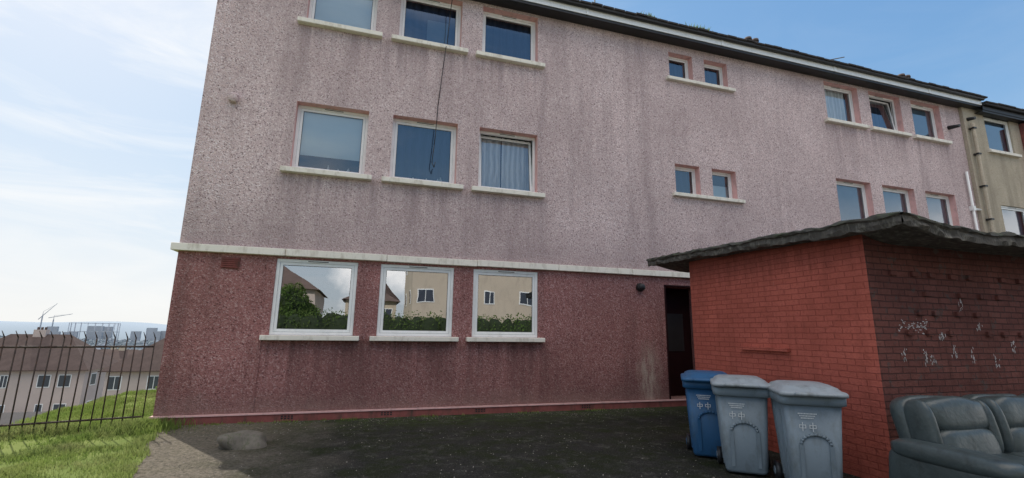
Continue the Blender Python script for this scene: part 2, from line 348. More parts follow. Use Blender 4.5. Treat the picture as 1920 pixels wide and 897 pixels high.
mb.build('plinth',[m_plinth,m_reveal,m_black],flats)
mb=MB()
xx=XL-.1
while xx<XR:
    L=min(1.83,XR-xx); dz=random.uniform(-.006,.006); mb.box(xx+.004,xx+L-.004,YF-.085+random.uniform(-.006,.006),YF+.05,2.935+dz,3.065+dz,0); xx+=L
mb.box(XL-.1,XL-.001,YF+.05,yb,2.935,3.065,0)
mb.build('band_course',[m_trim],flats,bevel=.008)
mb=MB()
for a,b,c,d in up:
    mb.box(a-.15,b+.15,YF-.12,YF+.21,c-.10,c-.002,0)
for z in(5.06,8.22): mb.box(7.06,9.22,YF-.1,YF+.21,z-.09,z-.002,0)
for a,b,c,d in gr+grR: mb.box(a-.12,b+.12,YF-.13,YF+.1,c-.09,c-.002,0)
mb.build('window_sills',[m_trim],flats,bevel=.01)
kinds={0:'blind',1:'blue',2:'curtains',3:'grey',4:'grey',5:'grey',6:'blindfull',7:'bluepic',8:'blue',9:'curtside',10:'blue',11:'grey'}
for k,o in enumerate(up):
    window(flats,o[0]+.003,o[1]-.003,o[2]+.002,o[3]-.003,YF+.17,kinds[k],.10 if k in(2,10) else 0)
for k,o in enumerate(sm):
    window(flats,o[0]+.003,o[1]-.003,o[2]+.002,o[3]-.003,YF+.17,['blue','half','blue','blue'][k],0,.05,small=True)
for o in gr+grR: window(flats,o[0]+.003,o[1]-.003,o[2]+.002,o[3]-.003,YF+.03,'none')
mb=MB(); mb.box(-1.79,-1.765,YF-.004,YF+.02,.17,1.40,0); mb.build('render_joint',[m_red],flats)
mb=MB(); mb.box(-2.56,-2.26,YF-.012,YF+.02,2.66,2.86,0)
for j in range(5): mb.box(-2.54,-2.28,YF-.03,YF-.013,2.675+j*.037,2.69+j*.037,0)
mb.build('wall_vent',[m_plinth],flats)
mb=MB(); mb.cyl((6.03,YF-.09,2.66),(6.03,YF+.02,2.66),.085,.1,16,0); mb.sup((6.03,YF-.1,2.66),(.08,.05,.08),1,m=0); mb.build('bulkhead_lamp',[m_black],flats)
mb=MB(); mb.sup((-2.72,YF-.05,5.93),(.09,.06,.1),.8,m=0); mb.box(-2.78,-2.66,YF-.01,YF+.01,5.83,5.9,0); mb.build('alarm_box',[m_pink],flats)
def eaves(par,x0,x1,z,ridge,wht=True):
    mb=MB()
    mb.box(x0,x1,YF-.30,YF+.02,z,z+.02,1)  # soffit and strip below it are black, eaves shadow put into the colour
    mb.box(x0,x1,YF-.325,YF-.302,z-.02,z+.05,1)
    k=x0
    while k<x1:
        mb.box(k+.004,min(k+3.98,x1),YF-.345,YF-.326,z+.045,z+.20,0 if wht else 1); mb.box(k-.03,k+.03,YF-.36,YF-.346,z+.04,z+.205,0 if wht else 1)
        k+=4
    mb.cyl((x0,YF-.40,z+.225),(x1,YF-.40,z+.225),.045,seg=8,m=1)
    y0=YF-.44; y1=YF+D/2
    mb.quad((x0,y0,z+.27),(x1,y0,z+.27),(x1,y1,ridge),(x0,y1,ridge),2); mb.quad((x0,y0,z+.2),(x1,y0,z+.2),(x1,y0,z+.27),(x0,y0,z+.27),2)
    mb.quad((x0,YF-.33,z+.2),(x1,YF-.33,z+.2),(x1,y0,z+.2),(x0,y0,z+.2),2)
    mb.quad((x0,yb+.3,z+.2),(x1,yb+.3,z+.2),(x1,y1,ridge),(x0,y1,ridge),2)
    k=x0
    while k<x1:
        zz=random.uniform(-.012,.022); mb.box(k+.01,k+.3,y0-.03,y0+.35,z+.265+zz,z+.31+zz,2,None); k+=.31
    mb.build('roof',[m_upvc,m_black,m_tile],par)
eaves(flats,XL-.1,XR+.6,9.2,11.5)
mb=MB()
for x in(10.0,10.25,16.2,16.45,24.4):
    mb.cyl((x,YF+.1,9.45),(x,YF+.1,9.98),.08,.08,10,0); mb.cyl((x,YF+.1,9.98),(x,YF+.1,10.05),.11,.10,10,0)
mb.build('roof_vents',[m_pot],flats)
mb=MB(); mb.cyl((13.4,YF+.3,9.4),(13.4,YF+.3,10.15),.02,m=0); mb.cyl((13.1,YF+.3,10.05),(13.75,YF+.1,10.2),.015,m=0)
mb.cyl((5.2,YF+.3,9.4),(5.2,YF+.3,10.5),.018,m=0); mb.build('aerial_pole',[m_slot],flats)
mb=MB(); pts=[(1.36,YF-.36,9.2),(1.33,YF-.13,8.6),(1.30,YF-.08,7.9),(1.27,YF-.13,7.77),(1.24,YF-.03,7.3),(1.17,YF-.03,6.4),(1.16,YF-.02,6.0),(1.13,YF-.02,5.5),(1.10,YF-.02,5.1),(1.15,YF-.02,5.0),(1.17,YF-.02,5.12)]
for p,q in zip(pts,pts[1:]): mb.cyl(p,q,.009,seg=6,m=0)
mb.build('loose_cable',[m_black],flats)
mb=MB(); mb.cyl((18.25,YF-.07,0),(18.25,YF-.07,6.9),.035,m=0); mb.cyl((18.25,YF-.07,5.65),(18.6,YF-.07,5.65),.035,m=0); mb.box(18.2,18.32,YF-.11,YF+.01,5.6,5.75,0)
mb.cyl((18.75,YF-.2,0),(18.75,YF-.2,8.6),.05,m=2)
for z in(5.3,6.4,7.5,8.4): mb.box(18.68,18.82,YF-.26,YF-.11,z,z+.05,1)
for x,z in((17.9,8.35),(18.75,8.75)): mb.cyl((x,YF-.3,z),(x,YF+.01,z+.05),.05,.07,m=1)
mb.build('downpipes',[m_upvc,m_black,m_beige],flats)
# ---------------------------------------------------------------- beige neighbour
nb=empty('neighbouring_flats')
YB=YF-.10
c2=[(19.6,20.95),(23.6,24.95),(25.5,26.8),(30,31.3),(32,33.3),(36,37.3)]
ops=[(a,b,z,z+1.25,.12) for a,b in c2 for z in(1.5,4.66,7.8)]
mb=MB(); wall(mb,XR+.004,42,0,9.2,YB,ops,0,0)
mb.quad((XR+.004,YB,0),(XR+.004,YF+.3,0),(XR+.004,YF+.3,9.2),(XR+.004,YB,9.2),0)
mb.box(21.45,22.5,YB-.35,YB-.002,0,9.0,1); mb.build('walls',[m_beige,m_plinth],nb)
for o in ops: window(nb,o[0]+.003,o[1]-.003,o[2],o[3]-.003,YB+.05,'grey')
for z in(2,5.1,8.1): window(nb,21.6,22.35,z,z+.9,YB-.44,'grey')
mb=MB()
for a,b,c,d,e in ops: mb.box(a-.12,b+.12,YB-.1,YB+.1,c-.09,c-.002,0)
mb.build('window_sills',[m_trim],nb)
eaves(nb,XR+.61,42,9.05,11.3,False)
mb=MB(); mb.box(25.5,26.6,YF+.6,YF+1.5,9.3,10.9,0)
for i in range(3): mb.cyl((25.75+i*.3,YF+1,10.9),(25.75+i*.3,YF+1,11.2),.1,.09,m=0)
mb.build('chimney',[m_brF],nb)
# ---------------------------------------------------------------- brick bin store
shed=empty('brick_outbuilding')
SX,SY=5.6,3.99
def rz(x,y):
    t_=(y-3.4)/4.68
    return 2.80+.115*math.exp(-((x-5.4)/.42)**2)+.17*t_+.018*noise.noise(Vector((x*2.2,y*2.2,1)))
mb=MB()
N=24
for i in range(N):
    y0=SY+(7.16-SY)*i/N; y1=SY+(7.16-SY)*(i+1)/N
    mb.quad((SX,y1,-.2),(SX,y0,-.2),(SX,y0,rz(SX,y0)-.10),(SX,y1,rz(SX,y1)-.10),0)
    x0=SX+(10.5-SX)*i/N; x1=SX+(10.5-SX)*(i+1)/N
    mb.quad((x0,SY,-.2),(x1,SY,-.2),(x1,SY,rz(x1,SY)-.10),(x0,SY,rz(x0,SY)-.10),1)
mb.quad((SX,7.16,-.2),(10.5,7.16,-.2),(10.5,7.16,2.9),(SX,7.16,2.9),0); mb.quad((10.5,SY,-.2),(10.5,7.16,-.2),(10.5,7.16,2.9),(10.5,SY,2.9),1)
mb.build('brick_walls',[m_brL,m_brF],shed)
mb=MB(); mb.box(SX-.07,SX+.01,5.15,6.03,1.385,1.435,0)
for i in range(14):
    for j in range(4):
        x=5.95+i*.34+(.17 if j%2 else 0)+random.uniform(-.04,.04); z=2.33-j*.235
        if random.random()<.7: mb.box(x,x+.10,SY-.035,SY+.01,z,z+.062,1)
mb.build('projecting_bricks',[m_brL,m_brF],shed,bevel=.006)
mb=MB(); nx,ny=90,90; xs=np.linspace(5.36,10.9,nx); ys=np.linspace(3.38,8.1,ny)
for i in range(nx-1):
    for j in range(ny-1):
        q=[(xs[i],ys[j]),(xs[i+1],ys[j]),(xs[i+1],ys[j+1]),(xs[i],ys[j+1])]
        mb.quad(*[(x,y,rz(x,y)) for x,y in q],0); mb.quad(*[(x,y,rz(x,y)-.11) for x,y in q],1)
def edge(pts):
    for (xa,ya),(xb,yb_) in zip(pts,pts[1:]):
        def pr(x,y,k):
            return noise.noise(Vector((x*9,y*9,k*3)))*.032+noise.noise(Vector((x*2.4,y*2.4,k+5)))*.03
        outx=-1 if xa==xb else 0; outy=0 if xa==xb else -1
        L=[(0,0.012),(.04,-.012),(.045,-.035),(.01,-.045),(.018,-.10),(.01,-.14),(-.02,-.145)]
        prev=None
        for (o,dz) in L:
            k=dz*10
            pa=(xa+outx*(o+pr(xa,ya,k)),ya+outy*(o+pr(xa,ya,k)),rz(xa,ya)+dz+pr(xa,ya,k+2)*.7); pb=(xb+outx*(o+pr(xb,yb_,k)),yb_+outy*(o+pr(xb,yb_,k)),rz(xb,yb_)+dz+pr(xb,yb_,k+2)*.7)
            if prev: mb.quad(prev[0],prev[1],pb,pa,2 if dz<-.04 else 0)
            prev=(pa,pb)
edge([(5.36,y) for y in np.linspace(8.1,3.38,150)]); edge([(x,3.38) for x in np.linspace(5.36,10.9,170)])
mb.build('felt_roof',[m_felt,m_fascia,m_fascia],shed)
mb=MB()
def smear(cx,cz,w,h):
    k=12; pts=[]
    for i in range(k):
        a_=2*math.pi*i/k; r=.3+.8*random.random(); pts.append((cx+w*r*math.cos(a_),SY-.004,cz+h*r*math.sin(a_)))
    mb.poly(pts)
for i in range(80): smear(5.98+random.random()*.5,1.74+random.gauss(0,.035),random.uniform(.004,.024),random.uniform(.003,.012))
for cx,cz,s_ in((6.02,1.42,.12),(6.36,1.38,.14),(6.48,1.34,.07),(6.88,1.45,.11),(7.2,1.40,.12),(7.62,1.35,.14),(7.14,1.98,.15),(7.4,1.75,.06),(6.7,1.62,.05),(8.0,1.5,.1)):
    for i in range(13): smear(cx+random.gauss(0,.022),cz+random.uniform(-s_,s_)*.7,random.uniform(.004,.015),random.uniform(.008,.038))
mb.build('paint_smears',[m_wht],shed)
# ---------------------------------------------------------------- wheelie bins
def rr(w,d,z,r,n_=6,yo=0):
    P=[]
    for cx,cy,a0 in((w/2-r,d/2-r,0),(-w/2+r,d/2-r,90),(-w/2+r,-d/2+r,180),(w/2-r,-d/2+r,270)):
        for i in range(n_+1):
            a_=math.radians(a0+90*i/n_); P.append((cx+r*math.cos(a_),cy+r*math.sin(a_)+yo,z))
    return P
def bin_(name,x,y,rot,mbody,mlid,marks=True,lidt=0,sc_=1.0):
    e=empty(name,(x,y,.006),rot); e.scale=(sc_,sc_,1)
    mb=MB()
    mb.loft([rr(.40,.44,.03,.05,yo=.0),rr(.42,.47,.06,.05),rr(.515,.60,.90,.05,yo=-.01)],0)
    mb.loft([rr(.53,.62,.885,.05,yo=-.01),rr(.585,.70,.90,.06),rr(.59,.71,.985,.06),rr(.56,.68,.99,.05)],0)
    def fy(z): return -(.235+(.31-.235)*(z-.06)/.84)
    for xs_ in(-.13,.13):
        mb.loft([[(xs_-.018,fy(.1)-.012,.1),(xs_+.018,fy(.1)-.012,.1),(xs_+.018,fy(.1)+.02,.1),(xs_-.018,fy(.1)+.02,.1)],[(xs_-.018,fy(.5)-.016,.5),(xs_+.018,fy(.5)-.016,.5),(xs_+.018,fy(.5)+.02,.5),(xs_-.018,fy(.5)+.02,.5)]],0,False)
    arc=[(.13*math.cos(t_),.5+.10*math.sin(t_)) for t_ in np.linspace(0,math.pi,12)]
    for (xa,za),(xb,zb) in zip(arc,arc[1:]): mb.cyl((xa,fy(za)-.004,za),(xb,fy(zb)-.004,zb),.016,seg=6,m=0)
    for s_ in(-1,1):
        for yy in(-.12,.12):
            mb.loft([[(s_*.205,yy-.015,.1),(s_*.222,yy-.015,.1),(s_*.222,yy+.015,.1),(s_*.205,yy+.015,.1)],[(s_*.245,yy-.015,.82),(s_*.262,yy-.015,.82),(s_*.262,yy+.015,.82),(s_*.245,yy+.015,.82)]],0,False)
    mb.cyl((-.22,.40,.97),(.22,.40,.97),.018,m=0)
    for s_ in(-.22,0,.22): mb.box(s_-.02,s_+.02,.33,.41,.94,.99,0)
    mb.cyl((-.27,.24,.1),(.27,.24,.1),.012,m=1)
    for s_ in(-1,1): mb.cyl((s_*.225,.24,.1),(s_*.275,.24,.1),.1,.1,20,1); mb.cyl((s_*.276,.24,.1),(s_*.282,.24,.1),.045,.04,12,0)
    mb.build('body',[mbody,m_black],e)
    mb=MB(); M=Matrix.Translation((0,.36,1.0))@Matrix.Rotation(-lidt,4,'X')@Matrix.Translation((0,-.36,-1.0))
    mb.loft([rr(.61,.755,.985,.07,yo=-.02),rr(.615,.76,1.012,.075,yo=-.02),rr(.59,.73,1.03,.07,yo=-.02),rr(.54,.66,1.034,.07,yo=-.02),rr(.50,.60,1.065,.09,yo=-.01),rr(.42,.50,1.088,.12,yo=0),rr(.2,.25,1.096,.09)],0,True,M=M)
    mb.loft([rr(.34,.06,.99,.02,yo=-.405),rr(.36,.09,1.01,.03,yo=-.405),rr(.33,.07,1.03,.02,yo=-.40)],0,True,M=M)
    mb.cyl(M@Vector((-.24,.385,1.005)),M@Vector((.24,.385,1.005)),.028,m=0)
    mb.build('lid',[mlid],e)
    if marks:
        mb=MB()
        def fq(x0,x1,z0,z1): mb.quad((x0,fy(z0)-.014,z0),(x1,fy(z0)-.014,z0),(x1,fy(z1)-.014,z1),(x0,fy(z1)-.014,z1))
        ox=-.06
        for r,z in enumerate((.80,.778,.756)):
            x_=-.085+ r*.012
            while x_<.075-r*.01:
                L=random.uniform(.005,.011); fq(ox+x_,ox+x_+L,z,z+.012); x_+=L+.004
        for dx in(-.05,.04):
            for q in((-.03,.03,.0,.006),(-.03,.03,.03,.036),(-.0035,.0035,-.03,.06),(-.03,-.024,0,.037),(.024,.03,0,.037)): fq(ox+dx+q[0],ox+dx+q[1],.66+q[2],.66+q[3])
        mb.build('lettering',[m_ink],e)
    return e
m_ink=mottle('white_ink',(.72,.73,.73),.12,5,.6)
m_bgrey=mottle('grey_bin_plastic',(.20,.245,.28),.12,3,.5,.12,120,.4,dirt=(.12,.14,.145))
m_blid=mottle('grey_lid_plastic',(.31,.34,.36),.12,4,.5,.12,120,.4,dirt=(.16,.17,.165))
m_bblue=mottle('blue_bin_plastic',(.025,.10,.22),.15,3,.5,.12,120,.4,dirt=(.03,.07,.12))
bin_('wheelie_bin',4.60,5.66,math.radians(-36),m_bblue,m_bblue,sc_=1.1)
bin_('wheelie_bin',4.48,4.93,math.radians(-38),m_bgrey,m_blid,lidt=.02,sc_=1.06)
bin_('wheelie_bin',4.67,4.20,math.radians(-33),m_bgrey,m_blid,sc_=1.05)
# ---------------------------------------------------------------- recliner sofa
m_leath=mottle('grey_green_leather',(.055,.07,.07),.25,5,.36,.4,22,.5,dirt=(.03,.036,.036))
so=empty('recliner_sofa',(4.78,3.45,0),math.radians(-4))
mb=MB(); RX=lambda a_:Matrix.Rotation(math.radians(a_),4,'X')
mb.box(.05,2.6,-.75,.0,.08,.36)
for i in range(3):
    cx=.24+.42+i*.86
    mb.sup((cx,-.50,.44),(.42,.42,.12),.35,m=0,wob=.08,nu=48,nv=26)
    mb.sup((cx,-.86,.30),(.41,.10,.20),.4,m=0,wob=.08)
    mb.sup((cx,-.17,.60),(.36,.14,.17),.5,RX(-10),wob=.12,nu=48,nv=26)
    mb.sup((cx,-.10,.87),(.375,.15,.17),.55,RX(-12),wob=.13,nu=48,nv=26)
    mb.sup((cx,.03,.70),(.40,.10,.34),.4,RX(-10),wob=.06)
    for s_ in(-1,1): mb.sup((cx+s_*.36,-.14,.76),(.05,.13,.27),.7,RX(-10),wob=.08)
for ax in(.12,2.98):
    mb.sup((ax,-.45,.34),(.12,.50,.28),.35,wob=.05); mb.sup((ax,-.45,.60),(.14,.50,.085),.6,wob=.12,nu=40)
mb.build('upholstery',[m_leath],so)
# ---------------------------------------------------------------- stone
mb=MB(); mb.sup((0,0,.05),(.30,.2,.15),.6,wob=.5,nu=40,nv=24)
mb.build('boulder',[mottle('stone',(.16,.14,.115),.3,8,.9,.6,40,dirt=(.07,.08,.035))],None,(-1.45,7.62,0))
# ---------------------------------------------------------------- fence
m_steel=mottle('rusty_steel',(.05,.035,.03),.4,12,.7,.3,dirt=(.12,.055,.03))
fe=empty('steel_railing_fence'); mb=MB()
p0=Vector((-3.36,9.42,0)); dirv=Vector((-1.6,-.42,0)).normalized()
L=13; s_=0
while s_<L:
    p=p0+dirv*s_; z=float(terr(np.array(p.x),np.array(p.y))) if p.x<-5.5 else 0
    lean=random.uniform(-.025,.025)
    mb.cyl(p+Vector((0,0,z-.05)),p+Vector((lean,0,z+1.42)),.010,seg=6,m=0); mb.cyl(p+Vector((lean,0,z+1.42)),p+Vector((lean-.03,-.03,z+1.52)),.010,.004,seg=6,m=0)
    s_+=.128
k=0
while k<L-.5:
    a_=p0+dirv*k; b_=p0+dirv*(k+.6)
    za,zb=[float(terr(np.array(q.x),np.array(q.y))) for q in(a_,b_)]
    for h in(.17,1.28): mb.cyl(a_+Vector((0,0,za+h)),b_+Vector((0,0,zb+h)),.016,seg=6,m=0)
    k+=.6
mb.build('railings',[m_steel],fe)
# ---------------------------------------------------------------- grass
def blades(name,pts,hs,mat,wid=.006):
    v=[];f=[]
    for (x,y,z),h in zip(pts,hs):
        a_=random.random()*6.283; dx,dy=math.cos(a_)*wid,math.sin(a_)*wid; l=h*random.uniform(.1,.7); b_=random.random()*6.283; n_=len(v)
        mx_,my_=x+math.cos(b_)*l*.35,y+math.sin(b_)*l*.35
        v+=[(x-dx,y-dy,z),(x+dx,y+dy,z),(mx_+dx*.7,my_+dy*.7,z+h*.6),(mx_-dx*.7,my_-dy*.7,z+h*.6),(x+math.cos(b_)*l,y+math.sin(b_)*l,z+h)]
        f+=[(n_,n_+1,n_+2,n_+3),(n_+3,n_+2,n_+4)]
    me=bpy.data.meshes.new(name); me.from_pydata(v,[],f); me.materials.append(mat); me.update(); o=bpy.data.objects.new(name,me); sc.collection.objects.link(o); return o
pts=[];hs=[]
while len(pts)<60000:
    x=random.uniform(-7,-1.9); y=random.uniform(4.5,14.5)
    e_=edge_x(min(y,9.4))+.18*noise.noise(Vector((y*1.3,3,0)))
    if y<YF and x>e_+.05*random.random(): continue
    if y>=YF and x>-3.3: continue
    dn=noise.noise(Vector((x*1.5,y*1.5,0)))+.5*noise.noise(Vector((x*4,y*4,3)))
    if random.random()>.62+dn*1.2: continue
    dist=abs((Vector((x,y,0))-p0).cross(dirv).z)
    h=.03+.03*random.random()+.07*max(0,dn)
    if dist<.15: h+=random.random()*.14
    if y<YF and e_-x<.25: h+=random.random()*.05
    pts.append((x,y,float(terr(np.array(x),np.array(y)))-.005)); hs.append(h)
for i in range(2200):
    r=abs(random.gauss(0,.22)); a_=random.random()*6.283; x=-3.25+r*math.cos(a_)*1.4; y=9.15+r*math.sin(a_)*.9
    if y>YF and x>XL: continue
    pts.append((x,y,0)); hs.append(.06+random.random()*.14)
for i in range(1500):
    x=random.uniform(-3,6.5); y=YF-.06-abs(random.gauss(0,.06)) 
    if noise.noise(Vector((x*2,0,7)))<.05: continue
    pts.append((x,y,.005)); hs.append(.015+random.random()*.035)
blades('grass',pts,hs,m_blade)
mb=MB()
for i in range(6500):
    x=random.uniform(-2.6,6.5); y=random.uniform(4.2,YF-.06) if random.random()<.6 else YF-.06-abs(random.gauss(0,.4)); r=random.uniform(.003,.013)
    if x>SX-.02 and y<7.2: continue
    if noise.noise(Vector((x*1.1,y*1.1,4)))<-.05 and random.random()<.8: continue
    n_=len(mb.v); mb.v+=[(x-r,y,.004),(x,y-r,.004),(x+r,y,.004),(x,y+r,.004),(x+r*.2,y,.006+r*random.uniform(.4,1))]
    for q in((0,1,4),(1,2,4),(2,3,4),(3,0,4)): mb.f.append(tuple(n_+j for j in q)); mb.m.append(0 if i%4 else 1); mb.sm.append(False)
mb.build('gravel',[mottle('pebbles',(.10,.09,.075),.4,9,.9),mottle('pale_pebbles',(.27,.24,.21),.3,9,.9)])
pts=[];hs=[]
for c,w in((6.35,.2),(7.9,.35)):
    for i in range(120): pts.append((c+random.gauss(0,w*.5),YF-.41,9.48)); hs.append(.05+random.random()*.12)
o=blades('gutter_weeds',pts,hs,m_blade,.012)
# ---------------------------------------------------------------- leaf masses
def leaves(name,blobs,n_,size,mat,parent=None,core=None):
    v=[];f=[]
    vol=[b[1][0]*b[1][1]*b[1][2] for b in blobs]
    for i in range(n_):
        c,r=random.choices(blobs,vol)[0]
        d=Vector((random.gauss(0,1),random.gauss(0,1),random.gauss(0,1))).normalized(); k=random.uniform(.55,1)**.5*(1+.18*noise.noise(d*2.5+Vector(c)))
        p=Vector((c[0]+d.x*r[0]*k,c[1]+d.y*r[1]*k,c[2]+d.z*r[2]*k))
        a_=Vector((random.gauss(0,1),random.gauss(0,1),random.gauss(0,1))).normalized(); b_=a_.orthogonal().normalized(); s1=size*random.uniform(.6,1.3); m_=len(v)
        v+=[tuple(p-a_*s1),tuple(p+b_*s1*.5),tuple(p+a_*s1),tuple(p-b_*s1*.5)]; f.append((m_,m_+1,m_+2,m_+3))
    me=bpy.data.meshes.new(name); me.from_pydata(v,[],f); me.materials.append(mat); me.update(); o=bpy.data.objects.new(name,me); sc.collection.objects.link(o)
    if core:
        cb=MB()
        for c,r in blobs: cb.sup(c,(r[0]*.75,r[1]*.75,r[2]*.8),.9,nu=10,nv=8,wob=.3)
        q=cb.build('inner_core',[core],o)  # solid dark core added to close the gaps between leaves
    return o
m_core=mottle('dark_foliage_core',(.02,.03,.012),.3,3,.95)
leaves('bush',[((-8.6+i*.9+random.uniform(-.2,.2),21+random.uniform(-1,1),-2.0+random.uniform(-.3,.4)),(1.0,.9,1.3)) for i in range(7)],8000,.09,m_leaf,core=m_core)
# ---------------------------------------------------------------- houses
m_hw=mottle('house_render',(.52,.43,.39),.12,.6,.9,.1)
m_hb=mottle('house_render_beige',(.50,.42,.33),.10,.6,.9,.1,dirt=(.38,.32,.25))
m_hr=mottle('brown_roof_tiles',(.125,.09,.078),.25,1.5,.95,.3,12,spec=.05)
m_hg=mottle('house_window_glass',(.05,.06,.08),.2,1,.15,0,spec=.8)
def house(name,x0,x1,y0,y1,zg,ze,zr,mw,hip=True,front=-1,nw=4,fl=2,ww=.6,fas=None):
    e=empty(name); mb=MB()
    mb.quad((x0,y0,zg),(x1,y0,zg),(x1,y0,ze),(x0,y0,ze),0); mb.quad((x0,y1,zg),(x1,y1,zg),(x1,y1,ze),(x0,y1,ze),0)
    mb.quad((x0,y0,zg),(x0,y1,zg),(x0,y1,ze),(x0,y0,ze),0); mb.quad((x1,y0,zg),(x1,y1,zg),(x1,y1,ze),(x1,y0,ze),0)
    mb.build('walls',[mw],e); mb=MB()
    o=.4; a,b,c,d=x0-o,x1+o,y0-o,y1+o; h=(d-c)/2 if hip else 0; ym=(c+d)/2; z_=ze-.1
    mb.quad((a,c,z_),(b,c,z_),(b-h,ym,zr),(a+h,ym,zr)); mb.quad((a,d,z_),(b,d,z_),(b-h,ym,zr),(a+h,ym,zr))
    mb.poly([(a,c,z_),(a,d,z_),(a+h,ym,zr)]); mb.poly([(b,c,z_),(b,d,z_),(b-h,ym,zr)])
    mb.quad((a,c,z_),(b,c,z_),(b,d,z_),(a,d,z_))
    mb.box(a,b,c-.06,c-.001,z_-.04,z_+.06,1)
    cx=(x0+x1)/2
    mb.box(cx-.5,cx+.5,ym-.3,ym+.3,zr-.6,zr+.45,2)
    for k in(-.3,0,.3): mb.cyl((cx+k,ym,zr+.45),(cx+k,ym,zr+.7),.11,.1,m=0)
    mb.build('roof',[m_hr,fas or m_hr,mw],e)
    mb=MB(); fh=(ze-zg)/fl
    for side,yy in((-1,y0),(1,y1)):
        for f_ in range(fl):
            for i in range(nw):
                cx=x0+(x1-x0)*(i+.5)/nw+(.35 if i%2 else -.35); z=zg+f_*fh+.95; w=ww*(1 if (i+f_)%3 else .6)
                ya,yb2=sorted((yy+side*.03,yy-side*.05)); mb.box(cx-w,cx+w,ya,yb2,z,z+1.15,0)
                for s0,s1 in((-w+.07,-.03),(.03,w-.07)):
                    ya,yb2=sorted((yy+side*.04,yy+side*.031)); mb.box(cx+s0,cx+s1,ya,yb2,z+.07,z+1.08,1)
    for i in range(2):
        yc=y0+(y1-y0)*(i+.5)/2
        for f_ in range(fl):
            z=zg+f_*fh+.95; mb.box(x0-.03,x0+.02,yc-.5,yc+.5,z,z+1.15,0); mb.box(x0-.04,x0-.031,yc-.42,yc+.42,z+.08,z+1.07,1); mb.box(x1-.02,x1+.03,yc-.5,yc+.5,z,z+1.15,0); mb.box(x1+.031,x1+.04,yc-.42,yc+.42,z+.08,z+1.07,1)
    mb.build('windows',[m_upvc,m_hg],e)
house('terraced_house',-36.5,-25.2,56,62.5,-7.6,-2.4,.75,m_hw,nw=5,ww=.5)
house('terraced_house',-20.6,-10,49,55.5,-7.2,-2.0,.95,m_hw,nw=5,ww=.5)
house('terraced_house',-53,-41,58,64.5,-8.0,-2.8,.2,m_hw,nw=5,ww=.5)
for i,(x,y) in enumerate(((-66,96),(-47,100),(-78,124),(-60,128),(-98,150),(-76,158),(-58,156))):
    zt=float(terr(np.array(float(x+6)),np.array(float(y)))); house('terraced_house',x,x+11,y,y+6.5,zt-1.5,zt+3.4,zt+5.8,m_hb if i%2 else m_hw,nw=5,ww=.5)
ga=empty('garage_row'); mb=MB(); mb.box(-20.5,-13.2,29,33,-7,-3.2,0); mb.quad((-20.8,28.7,-3.2),(-13,28.7,-3.2),(-13,31,-2.7),(-20.8,31,-2.7),1); mb.quad((-20.8,33.3,-3.2),(-13,33.3,-3.2),(-13,31,-2.7),(-20.8,31,-2.7),1); mb.poly([(-13.0,28.7,-3.2),(-13,33.3,-3.2),(-13,31,-2.7)],1)
mb.build('walls',[m_hb,m_tile],ga)
house('terraced_house',-16,-4.5,-34,-26,-3,5.2,8.0,m_hw,nw=4,ww=.7,fas=m_upvc)
house('terraced_house',-2.2,3.2,-44,-36,-1,5.0,7.6,m_hb,nw=2,ww=.7,fas=m_upvc)
house('tenement_block',3.6,26,-30,-21,0,9.0,11.5,m_hb,nw=8,fl=3,ww=.7,fas=m_upvc)
leaves('hedge',[((x_,-9+random.uniform(-.2,.2),1.1),(1.0,.8,1.6)) for x_ in np.arange(-14,18,.8)],30000,.07,m_hedge,core=m_core)
leaves('round_tree',[((-5.2,-18,2.6),(1.5,1.5,2.2)),((-4.2,-18,2.0),(1.0,1.2,1.6))],6000,.10,m_hedge,core=m_core)
# ---------------------------------------------------------------- distant town
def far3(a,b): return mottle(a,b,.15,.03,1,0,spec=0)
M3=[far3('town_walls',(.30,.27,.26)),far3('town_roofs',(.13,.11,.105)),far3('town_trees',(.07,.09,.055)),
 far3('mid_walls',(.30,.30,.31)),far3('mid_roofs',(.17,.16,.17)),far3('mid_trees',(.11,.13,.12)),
 far3('far_walls',(.33,.35,.38)),far3('far_roofs',(.24,.26,.29)),far3('far_trees',(.19,.22,.24))]  # mid and far sets lightened and blued, haze put into the base colours
m_cr=mottle('crane_steel',(.34,.36,.40),.1,.1,.8)
mb=MB()
for i in range(3400):
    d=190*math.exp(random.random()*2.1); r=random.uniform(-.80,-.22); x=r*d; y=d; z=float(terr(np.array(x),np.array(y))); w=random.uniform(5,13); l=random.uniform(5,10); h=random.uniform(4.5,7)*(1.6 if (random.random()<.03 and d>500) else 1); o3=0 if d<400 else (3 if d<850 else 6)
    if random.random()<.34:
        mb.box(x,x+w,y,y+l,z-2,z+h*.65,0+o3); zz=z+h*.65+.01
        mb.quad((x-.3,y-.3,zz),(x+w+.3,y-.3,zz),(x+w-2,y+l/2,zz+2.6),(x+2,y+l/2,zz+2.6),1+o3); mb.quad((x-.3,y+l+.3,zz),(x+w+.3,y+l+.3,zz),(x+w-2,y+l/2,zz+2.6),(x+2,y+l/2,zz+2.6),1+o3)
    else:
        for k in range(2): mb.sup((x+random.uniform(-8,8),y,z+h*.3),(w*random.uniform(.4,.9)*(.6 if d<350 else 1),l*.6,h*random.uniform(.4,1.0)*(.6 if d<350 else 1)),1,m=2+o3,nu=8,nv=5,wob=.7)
for i in range(20):
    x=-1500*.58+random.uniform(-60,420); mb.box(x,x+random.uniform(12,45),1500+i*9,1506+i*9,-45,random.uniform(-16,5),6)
mb.build('distant_town',M3)
